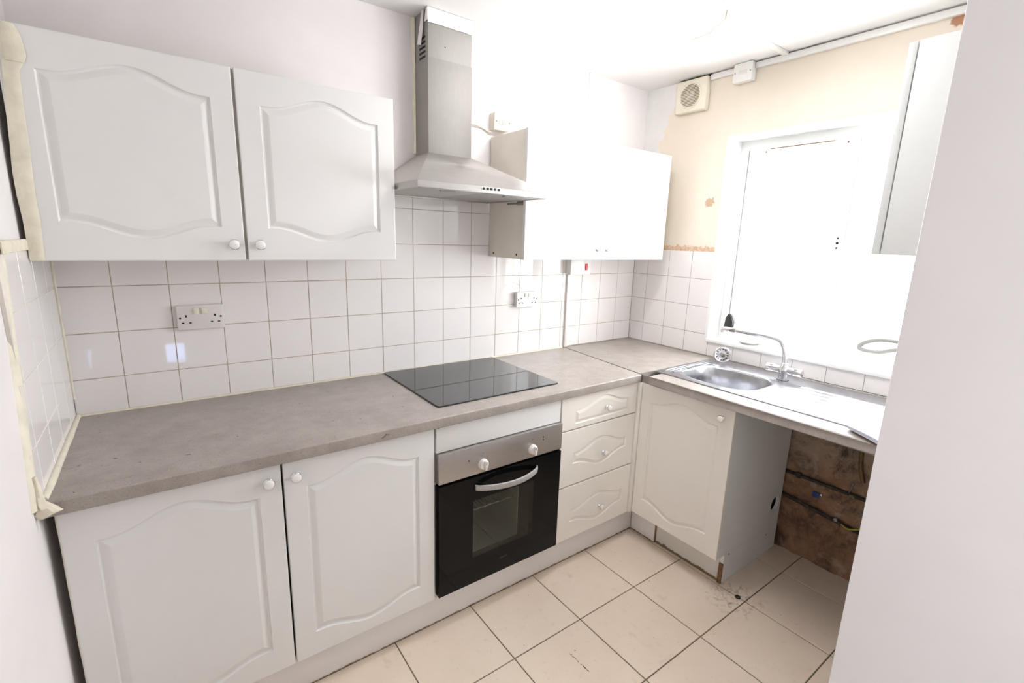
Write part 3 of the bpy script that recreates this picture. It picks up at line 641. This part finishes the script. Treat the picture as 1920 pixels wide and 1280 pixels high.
# torn tape at the left front corner of the worktop
bm = bmesh.new(); rings = []
for z, a in [(0.968, (0.003, 0.005)), (0.945, (0.0055, 0.007)), (0.920, (0.007, 0.011)), (0.903, (0.008, 0.014)), (0.893, (0.017, 0.012)), (0.884, (0.022, 0.011)), (0.878, (0.026, 0.010)), (0.872, (0.014, 0.009)), (0.866, (0.006, 0.006))]:
    cx, cy = -0.001, -0.650
    rings.append([(cx+a[0]*math.cos(2*PI*i/11)*(1+0.5*noise.noise((z*140, i*2.1, 0)))+a[0]*0.5, cy+a[1]*math.sin(2*PI*i/11)*(1+0.5*noise.noise((z*140, i*1.7, 5))), z) for i in range(11)])
loft(bm, rings); tag(obj('torn_tape', bm, 'tape', None, 20), 'crumpled torn cream tape stuck to the left front corner of the worktop', 'tape')

# ---- hob
hb = thing('induction_hob', 'black glass hob set into the grey worktop under the hood', 'hob', (1.342, -0.277, ZT))
def rrect(x0, x1, y0, y1, r, n=6):
    out = []
    for cx, cy, a0 in ((x1-r, y1-r, 0), (x0+r, y1-r, 90), (x0+r, y0+r, 180), (x1-r, y0+r, 270)):
        for i in range(n+1): a = math.radians(a0+90*i/n); out.append((cx+r*math.cos(a), cy+r*math.sin(a)))
    return out
bm = bmesh.new(); A = rrect(1.046, 1.638, -0.543, -0.013, 0.012); B = rrect(1.0475, 1.6365, -0.5415, -0.0145, 0.0108)
loft(bm, [[(x, y, ZT+0.0006) for x, y in A], [(x, y, ZT+0.0050) for x, y in A], [(x, y, ZT+0.0064) for x, y in B]]); obj('glass_plate', bm, 'hob', hb, 30)
box('touch_controls', 1.375, 1.385, -0.535, -0.530, ZT+0.0063, ZT+0.0067, 'alu', hb, 0)
boxes('control_strip', [(1.455, 1.505, -0.5335, -0.5320, ZT+0.0063, ZT+0.0066)], 'alu', hb)

# ================================================================== SINK, TAP AND THINGS ON IT
sk = thing('kitchen_sink', 'stainless steel inset sink with rounded bowl and ribbed drainer by the window', 'sink', (2.43, -1.1, ZT))
n = 64; zs = ZT+0.0035
def sup(ax, ay, e=3.0):
    out = []
    for i in range(n):
        a = 2*PI*i/n; c, s = math.cos(a), math.sin(a); q = (abs(c)**e+abs(s)**e)**(-1/e); out.append((BXc+ax*c*q, BYc+ay*s*q))
    return out
def rectring(x0, x1, y0, y1):
    out = []
    for i in range(n):
        a = 2*PI*i/n; c, s = math.cos(a), math.sin(a); ts = []
        if c > 1e-9: ts.append((x1-BXc)/c)
        if c < -1e-9: ts.append((x0-BXc)/c)
        if s > 1e-9: ts.append((y1-BYc)/s)
        if s < -1e-9: ts.append((y0-BYc)/s)
        t = min(ts); out.append((BXc+c*t, BYc+s*t))
    return out
yd = -1.085
# snap ring points to the four corners
R0 = rectring(SX0, SX1, yd, SYb)
for cx, cy in ((SX0, yd), (SX0, SYb), (SX1, yd), (SX1, SYb)):
    i = min(range(n), key=lambda k: (R0[k][0]-cx)**2+(R0[k][1]-cy)**2); R0[i] = (cx, cy)
bm = bmesh.new(); rr = [[(x, y, zs) for x, y in R0], [(x, y, zs) for x, y in sup(BA+0.022, BB+0.022, 3.2)], [(x, y, zs-0.0015) for x, y in sup(BA+0.012, BB+0.012, 3.1)], [(x, y, zs-0.003) for x, y in sup(BA, BB)], [(x, y, zs-0.010) for x, y in sup(BA-0.006, BB-0.006)],
      [(x, y, zs-0.06) for x, y in sup(BA-0.014, BB-0.014)], [(x, y, zs-0.12) for x, y in sup(BA-0.024, BB-0.024)], [(x, y, zs-0.142) for x, y in sup(BA-0.036, BB-0.036, 2.8)], [(x, y, zs-0.152) for x, y in sup(BA-0.062, BB-0.062, 2.5)], [(x, y, zs-0.156) for x, y in sup(0.04, 0.04, 2)]]
loft(bm, rr, False, True); obj('bowl', bm, 'sink', sk, 50)
bm = bmesh.new(); NX, NYY = 90, 24; gv = []
for i in range(NX+1):
    x = SX0+(SX1-SX0)*i/NX; row = []
    for j in range(NYY+1):
        y = yd+(SYa-yd)*j/NYY; h = 0
        fx = (x-SX0-0.06)/0.34
        if 0 < fx < 1:
            m = max(0, min(1, (yd-0.05-y)/0.03))*max(0, min(1, (y-SYa-0.06)/0.03)); h = 0.0042*m*(max(0, math.sin(fx*7*2*PI))**0.8)
        row.append(bm.verts.new((x, y, zs-0.0005*0+h)))
    gv.append(row)
for i in range(NX):
    for j in range(NYY): bm.faces.new((gv[i][j], gv[i+1][j], gv[i+1][j+1], gv[i][j+1]))
obj('drainer', bm, 'sink', sk, 60)
bm = bmesh.new()
e0 = [(SX0, SYb), (SX1, SYb), (SX1, SYa), (SX0, SYa)]; e1 = [(SX0-0.005, SYb+0.005), (SX1+0.005, SYb+0.005), (SX1+0.005, SYa-0.005), (SX0-0.005, SYa-0.005)]
loft(bm, [[(x, y, zs) for x, y in e0], [(x, y, zs+0.0012) for x, y in [((a[0]+b[0])/2, (a[1]+b[1])/2) for a, b in zip(e0, e1)]], [(x, y, ZT+0.0004) for x, y in e1]], False, False); obj('rim', bm, 'sink', sk, 40)
bm = bmesh.new()
for k in range(3):   # pressed ridges at the left end of the plate
    y = SYb-0.016-k*0.020; a = 0.03+k*0.004; tube(bm, [(SX0+0.03+k*0.012, y-0.012, zs-0.0006)]+[(SX0+0.06+0.36*q/10, y+0.004*math.sin(PI*q/10), zs-0.0004) for q in range(11)], 0.0028, 6)
obj('pressed_ridges', bm, 'sink', sk, 60)
bm = bmesh.new(); lathe(bm, (BXc, BYc, zs-0.1558), (0, 0, 1), [(0, 0.038), (0.0015, 0.036), (0.0015, 0.026), (-0.004, 0.022)], 24); obj('waste', bm, 'chrome', sk, 40)

tp = thing('mixer_tap', 'chrome monobloc mixer tap with long swivel spout on the sink', 'tap', (2.60, -1.045, zs))
TX, TY = 2.600, -1.045
bm = bmesh.new(); lathe(bm, (TX, TY, zs), (0, 0, 1), [(0, 0.0245), (0.004, 0.0245), (0.0045, 0.021), (0.030, 0.0205), (0.036, 0.023), (0.060, 0.023), (0.066, 0.018), (0.080, 0.0145), (0.082, 0.013)], 24); obj('body', bm, 'chrome', tp, 40)
bm = bmesh.new(); lathe(bm, (TX, TY, zs), (0, 0, 1), [(0, 0.0275), (0.0015, 0.027)], 24); obj('base_gasket', bm, 'black_p', tp)
for s in (-1, 1):
    bm = bmesh.new(); lathe(bm, (TX, TY+s*0.018, zs+0.048), (0, s, 0), [(0, 0.0155), (0.03, 0.0165), (0.058, 0.0175), (0.062, 0.0165), (0.064, 0.012)], 20); hdl = obj('lever', bm, 'chrome', tp, 40)
    bm = bmesh.new(); lathe(bm, (TX, TY+s*0.055, zs+0.060), (0, 0, 1), [(0, 0.0125), (0.004, 0.012), (0.0055, 0.009)], 16); obj('lever_cap', bm, 'alu', hdl, 40)
sp = smoothpath([(TX, TY, zs+0.075), (TX, TY+0.006, zs+0.12), (TX, TY+0.022, zs+0.165), (TX, TY+0.042, zs+0.184), (TX-0.005, TY+0.080, zs+0.191), (TX-0.010, TY+0.20, zs+0.193), (TX-0.014, TY+0.295, zs+0.196), (TX-0.015, TY+0.315, zs+0.192), (TX-0.015, TY+0.318, zs+0.176)], 6)
bm = bmesh.new(); tube(bm, sp, [0.0125 if i < 6 else 0.0100 for i in range(len(sp))], 12); spo = obj('spout', bm, 'chrome', tp, 50)
bm = bmesh.new(); lathe(bm, (TX-0.0125, TY+0.25, zs+0.1945), (0, 1, 0), [(0, 0.0108), (0.03, 0.0108)], 14); obj('spout_collar', bm, 'alu', spo, 40)

pg = thing('sink_strainer', 'round chrome sink strainer leaning against the tiles behind the bowl', 'strainer', (2.665, -0.70, zs))
o0 = Vector((2.652, -0.702, zs+0.0415)); ax = Vector((-0.90, -0.25, 0.35)).normalized()
bm = bmesh.new(); lathe(bm, o0-ax*0.006, ax, [(0, 0.030), (0.003, 0.042), (0.006, 0.0435), (0.010, 0.041), (0.011, 0.036), (0.006, 0.031), (0.004, 0.020)], 32); obj('dish', bm, 'chrome', pg, 40)
uu, vv, dd = basis(ax)
bm = bmesh.new()
for i in range(12):
    a = 2*PI*i/12; lathe(bm, o0+(uu*math.cos(a)+vv*math.sin(a))*0.0265+ax*0.0008, ax, [(0, 0.0032), (0.0012, 0.0028)], 8)
obj('drain_holes', bm, 'black_p', pg)
bm = bmesh.new(); lathe(bm, o0-ax*0.001, ax, [(0, 0.007), (0.010, 0.006), (0.012, 0.009), (0.018, 0.008)], 14); obj('pull_knob', bm, 'alu', pg, 40)

t = thing('paper_booklet', 'pale blue paper booklet lying on the drainer at the right end of the sink', 'booklet', (2.3, -1.58, zs+0.004))
bm = bmesh.new(); rings = []
for i in range(9):
    q = i/8; y = -1.470-0.23*q; l = 0.022*math.sin(PI*min(1, q*1.2))*0.25+0.004
    x0 = 2.149-0.16*q; x1 = 2.512-0.02*q
    rings.append([(x0, y, zs+0.0065+l*0.3), (x1, y+0.015, zs+0.0075), (x1, y+0.015, zs+0.0105), (x0, y, zs+0.010+l)])
loft(bm, rings); cv = obj('cover', bm, 'paper', t, 30)
bm = bmesh.new(); loft(bm, [[(p[0]-0.003, p[1]-0.003, p[2]-0.0022) for p in (r[0], r[1])]+[(p[0]-0.003, p[1]-0.003, p[2]-0.0005) for p in (r[1], r[0])] for r in rings]); obj('inner_pages', bm, 'plastic_g', t)

bm = bmesh.new(); lathe(bm, (2.785, -0.770, WZ0+0.0002), (0, 0, 1), [(0, 0.034), (0.004, 0.036), (0.010, 0.050), (0.016, 0.060), (0.018, 0.060), (0.013, 0.050), (0.008, 0.034), (0.007, 0.005)], 32)
tag(obj('saucer', bm, 'knob', None, 40), 'small white saucer on the window sill behind the tap spout', 'saucer')
hp = smoothpath([(2.81, -1.60, WZ0+0.0112), (2.81, -1.56, WZ0+0.05), (2.805, -1.48, WZ0+0.122), (2.80, -1.392, WZ0+0.130), (2.80, -1.335, WZ0+0.126), (2.80, -1.288, WZ0+0.108), (2.80, -1.263, WZ0+0.084), (2.795, -1.280, WZ0+0.071), (2.79, -1.343, WZ0+0.073), (2.785, -1.398, WZ0+0.094), (2.78, -1.47, WZ0+0.105), (2.77, -1.56, WZ0+0.06), (2.77, -1.61, WZ0+0.0112)], 8)
bm = bmesh.new(); tube(bm, hp, 0.0105, 12); tag(obj('flexible_hose', bm, 'hose', None, 60), 'grey flexible hose looped on the window sill', 'hose')

# ================================================================== ELECTRICAL ACCESSORIES
def socket(name, label, x0, x1, z0, z1, dep, mat, rock, tilt=0):
    cx, cz = (x0+x1)/2, (z0+z1)/2; t = thing(name, label, 'socket', (cx, 0, cz), 'twin sockets on the tiled back wall')
    if dep > 0.02: box('back_box', x0+0.002, x1-0.002, -dep+0.008, -0.0005, z0+0.002, z1-0.002, mat, t, 0.003)
    pt = box('face_plate', x0, x1, -dep, -dep+0.0085 if dep > 0.02 else -0.0005, z0, z1, mat, t, 0.0035, 3)
    w = x1-x0
    for s in (-1, 1):
        sx = cx+s*w*0.305
        for dx, dz, a, b in ((0, 0.012, 0.0025, 0.0042), (-0.011*1.0, -0.012, 0.0036, 0.0022), (0.011, -0.012, 0.0036, 0.0022)):
            box('pin_slot', sx+dx-a, sx+dx+a, -dep-0.0006, -dep+0.002, cz+dz-b-0.006, cz+dz+b-0.006, 'dark', pt, 0)
        bm = bmesh.new(); lathe(bm, (cx+s*w*0.43, -dep, cz+0.0), (0, -1, 0), [(0, 0.0034), (0.0008, 0.003)], 10); obj('screw', bm, 'dark', pt)
        box('rocker_switch', cx+s*0.0125-0.0085, cx+s*0.0125+0.0085, -dep-0.006, -dep+0.001, cz+0.012, cz+0.033, rock, t, 0.002)
    if tilt: t.rotation_euler = (0, tilt, 0)
socket('twin_socket', 'twin socket with cream switches on the tiles under the left wall cabinet', 0.301, 0.445, 1.158, 1.246, 0.014, 'plastic_g', 'cream_p')
socket('twin_socket', 'twin socket on the bright tiles right of the hob', 1.778, 1.920, 1.154, 1.236, 0.028, 'plastic', 'plastic')
# cooker switch with red rocker, half hidden behind the right wall unit
t = thing('cooker_switch', 'cooker switch box with red rocker under the right wall cabinet', 'switch', (2.21, 0, 1.36))
box('back_box', 2.138, 2.290, -0.038, -0.0005, 1.324, 1.412, 'plastic', t, 0.003); pt = box('face_plate', 2.136, 2.292, -0.046, -0.038, 1.322, 1.414, 'plastic', t, 0.003)
box('red_rocker', 2.247, 2.261, -0.052, -0.0455, 1.346, 1.382, 'red', pt, 0.002); box('indicator', 2.277, 2.281, -0.0475, -0.0455, 1.362, 1.366, 'alu', pt, 0)
t = tag(box('cable_trunking', 2.148, 2.168, -0.013, -0.0005, ZT+0.003, 1.3215, 'plastic_g', None, 0.001), 'narrow white vertical trunking on the tiles below the cooker switch', 'trunking')
tag(box('cable_trunking', 2.246, 2.266, -0.014, 0.0085, UT+0.002, ZC-0.001, 'plastic', None, 0.001), 'white vertical trunking running from the right wall cabinet up to the ceiling', 'trunking')
t = thing('fused_switch', 'yellowed cream switch box on the wall above the right cabinet by the hood', 'switch', (1.655, 0.008, 2.054))
box('back_box', 1.610, 1.700, -0.030, 0.0085, 2.012, 2.088, 'cream_p', t, 0.003); pt = box('face_plate', 1.608, 1.702, -0.037, -0.030, 2.010, 2.090, 'cream_p', t, 0.002)
for x in (1.634, 1.652, 1.667): box('rocker', x, x+0.012, -0.041, -0.036, 2.034, 2.062, 'cream_p', pt, 0.0015)
for x in (1.619, 1.692):
    bm = bmesh.new(); lathe(bm, (x, -0.037, 2.048), (0, -1, 0), [(0, 0.0035), (0.0008, 0.003)], 10); obj('screw', bm, 'brownedge', pt)
bm = bmesh.new(); tube(bm, smoothpath([(1.431, -0.03, 2.012), (1.47, -0.012, 2.020), (1.52, -0.004, 2.022), (1.565, 0.002, 2.016), (1.595, 0.000, 2.004), (1.609, -0.012, 2.000)], 6), 0.0038, 8); tag(obj('flex_cable', bm, 'cream_p', None, 60), 'thin cream cable from the hood chimney to the cream switch box', 'cable')

# extractor fan
t = thing('extractor_fan', 'square cream extractor fan with round grille high on the window wall', 'extractor fan', (XW, -0.313, 2.30))
FYc, FZc = -0.316, 2.298
box('housing', XW-0.034, XW+0.0075, -0.409, -0.222, 2.215, 2.380, 'cream_p', t, 0.008, 3)
bm = bmesh.new(); lathe(bm, (XW-0.0342, FYc, FZc), (-1, 0, 0), [(0, 0.068), (0.003, 0.066), (0.004, 0.060), (0.001, 0.058)], 40); obj('bezel', bm, 'cream_p', t, 40)
bm = bmesh.new(); lathe(bm, (XW-0.0343, FYc, FZc), (-1, 0, 0), [(0, 0.057), (0.0008, 0.057)], 40); obj('grille_shade_disc', bm, 'pipe', t)  # flat disc, the shade behind the slats is put into its dark colour
for i in range(15):
    dz = -0.0525+0.0075*i; hw_ = math.sqrt(max(0.0001, 0.0565**2-dz*dz)); box('grille_slat', XW-0.0385, XW-0.0350, FYc-hw_, FYc+hw_, FZc+dz-0.0011, FZc+dz+0.0011, 'slat', t, 0)
bm = bmesh.new(); lathe(bm, (XW-0.0352, FYc, FZc), (-1, 0, 0), [(0, 0.026), (0.002, 0.025)], 28); obj('grille_hub', bm, 'carcass', t)
box('gap_shade', XW-0.006, XW+0.0075, -0.412, -0.226, 2.3805, ZC-0.0005, 'dark', t, 0)  # black block stands in for the shade in the gap above the housing
# fused spur and trunking at the ceiling
t = thing('fused_spur', 'white fused spur box on the trunking beside the extractor fan', 'switch', (XW, -0.605, 2.35))
box('back_box', XW-0.030, XW+0.0075, -0.650, -0.558, 2.306, 2.389, 'plastic', t, 0.003); pt = box('face_plate', XW-0.037, XW-0.030, -0.652, -0.556, 2.304, 2.390, 'plastic', t, 0.002)
box('fuse_carrier', XW-0.0385, XW-0.0365, -0.625, -0.585, 2.338, 2.356, 'plastic_g', pt, 0.0006)
for yy in (-0.643, -0.565):
    bm = bmesh.new(); lathe(bm, (XW-0.037, yy, 2.347), (-1, 0, 0), [(0, 0.0035), (0.0008, 0.003)], 10); obj('screw', bm, 'alu', pt)
for a, b, lb in ((-0.555, -0.413, 'short white trunking between the extractor fan and the fused spur'), (-1.834, -0.653, 'long white trunking along the top of the cream window wall')):
    tag(box('cable_trunking', XW-0.012, XW+0.0075, a, b, 2.358, 2.384, 'plastic', None, 0.001), lb, 'trunking')
tag(box('cable_trunking', 2.10, XW-0.013, -0.806, -0.780, ZC-0.014, ZC-0.0005, 'plastic', None, 0.001), 'white trunking across the ceiling from the strip light to the window wall', 'trunking')
# strip light
t = thing('strip_light', 'lit fluorescent strip light with white diffuser on the ceiling', 'ceiling light', (1.78, -0.79, ZC))
box('tray', 1.47, 2.085, -0.872, -0.722, 2.372, ZC-0.0005, 'plastic', t, 0.002)
bm = bmesh.new(); loft(bm, [[(x, -0.870, 2.371), (x, -0.866, 2.345), (x, -0.806, 2.315), (x, -0.734, 2.315), (x, -0.724, 2.371)] for x in (1.476, 2.079)]); obj('diffuser', bm, 'diffuser', t)
for x0, x1 in ((1.468, 1.4755), (2.0795, 2.088)):
    bm = bmesh.new(); loft(bm, [[(x, -0.873, 2.3715), (x, -0.869, 2.343), (x, -0.808, 2.311), (x, -0.731, 2.311), (x, -0.721, 2.3715)] for x in (x0, x1)]); obj('end_cap', bm, 'endcap', t)
# globe added in the unseen hall as fill light
t = thing('fill_globe', 'added fill globe on the unseen hall ceiling behind the camera', 'ceiling light', (1.4, -3.1, ZC))
bm = bmesh.new(); lathe(bm, (1.4, -3.1, ZC-0.0005), (0, 0, -1), [(0, 0.06), (0.02, 0.055), (0.025, 0.03), (0.08, 0.02)], 20); obj('holder', bm, 'plastic', t, 40)
bm = bmesh.new(); lathe(bm, (1.4, -3.1, ZC-0.08), (0, 0, -1), [(0.12+0.12*-math.cos(PI*i/12), max(0.02, 0.12*math.sin(PI*i/12))) for i in range(13)], 24); obj('globe', bm, 'globe', t, 60)

# ================================================================== WALL UNIT ON THE NEAR WALL
nc = thing('wall_cabinet', 'plain white wall cabinet beside the window, cut off by the foreground wall', 'cabinet', (2.2, -1.68, 1.498))
NX0 = 1.95
boxes('carcass', [(NX0, NX0+0.018, NY+0.0005, -1.533, 1.498, 2.055), (2.682, 2.70, NY+0.0005, -1.533, 1.498, 2.055), (NX0+0.018, 2.682, NY+0.0005, -1.533, 1.498, 1.516), (NX0+0.018, 2.682, NY+0.0005, -1.533, 2.037, 2.055), (NX0+0.018, 2.682, NY+0.0005, NY+0.01, 1.516, 2.037)], 'carcass_w', nc, 0.001)
box('door', NX0+0.001, 2.324, -1.5295, -1.510, 1.498, 2.055, 'carcass_w', nc, 0.002); box('door', 2.328, 2.70, -1.5295, -1.510, 1.498, 2.055, 'carcass_w', nc, 0.002)

# ================================================================== PIPES IN THE GAP UNDER THE WORKTOP
def ptube(name, pts, r, mat, label, cat, sm=True):
    bm = bmesh.new(); tube(bm, smoothpath(pts, 5) if sm else pts, r, 10); return tag(obj(name, bm, mat, None, 60), label, cat)
wpz = lambda y: 0.290+(y+1.07)*0.11
t = thing('water_pipe', 'upper dark water pipe along the bare wall under the sink worktop', 'pipe', (XW-0.01, -1.4, 0.415))
bm = bmesh.new(); tube(bm, [(XW-0.012, -0.95, 0.414), (XW-0.012, -1.40, 0.416), (XW-0.012, -1.80, 0.418)], 0.0085, 10); obj('pipe', bm, 'pipe', t, 60)
bm = bmesh.new(); lathe(bm, (XW-0.020, -1.372, 0.410), (-1, 0, 0), [(0, 0.013), (0.012, 0.013), (0.013, 0.008), (0.004, 0.006)], 14); obj('capped_end', bm, 'slat', t, 40)
box('pipe_clip', XW-0.022, XW-0.004, -1.15, -1.13, 0.402, 0.43, 'pipe', t, 0.002)
bm = bmesh.new(); tube(bm, [(XW-0.014, -1.355, 0.425), (XW-0.018, -1.362, 0.455), (XW-0.016, -1.366, 0.475)], 0.004, 8); obj('isolator_lever', bm, 'alu', t, 60)
t = thing('water_pipe', 'lower dark water pipe sloping along the bare wall under the sink worktop', 'pipe', (XW-0.01, -1.4, 0.26))
bm = bmesh.new(); tube(bm, [(XW-0.012, y, wpz(y)) for y in (-0.95, -1.25, -1.45, -1.80)], 0.0085, 10); obj('pipe', bm, 'pipe', t, 60)
bm = bmesh.new(); lathe(bm, (XW-0.012, -1.325, 0.272), (-1, 0, 0), [(0, 0.010), (0.014, 0.009), (0.016, 0.005)], 10); obj('compression_nut', bm, 'alu', t, 40)
t = thing('stop_valve', 'small blue-handled stop valve on the bare wall under the sink worktop', 'valve', (XW-0.02, -1.239, 0.36))
bm = bmesh.new(); lathe(bm, (XW-0.004, -1.245, 0.358), (-1, 0, 0), [(0, 0.010), (0.018, 0.010), (0.020, 0.007), (0.026, 0.007)], 12); obj('valve_body', bm, 'chrome', t, 40)
box('blue_handle', XW-0.040, XW-0.028, -1.250, -1.218, 0.349, 0.374, 'blue', t, 0.003)
ptube('earth_cable', [(XW-0.02, -1.35, 0.262), (XW-0.03, -1.375, 0.258), (XW-0.032, -1.40, 0.266), (XW-0.02, -1.44, 0.285)], 0.004, 'yellowgreen', 'yellow and green earth cable near the floor of the bare wall', 'cable')
ptube('copper_pipe', [(XW-0.018, -1.370, 0.85), (XW-0.018, -1.376, 0.60), (XW-0.018, -1.40, 0.495)], 0.009, 'copper', 'short brown copper pipe hanging below the worktop on the bare wall', 'pipe')
bm = bmesh.new(); tube(bm, [(2.1788+0.0085*math.cos(2*PI*i/20), -1.1794+0.0085*math.sin(2*PI*i/20), 0.0035) for i in range(21)], 0.0035, 8)
tag(obj('rubber_washer', bm, 'black_p', None, 60), 'small black rubber washer lying on the floor tiles by the sink cabinet', 'washer')
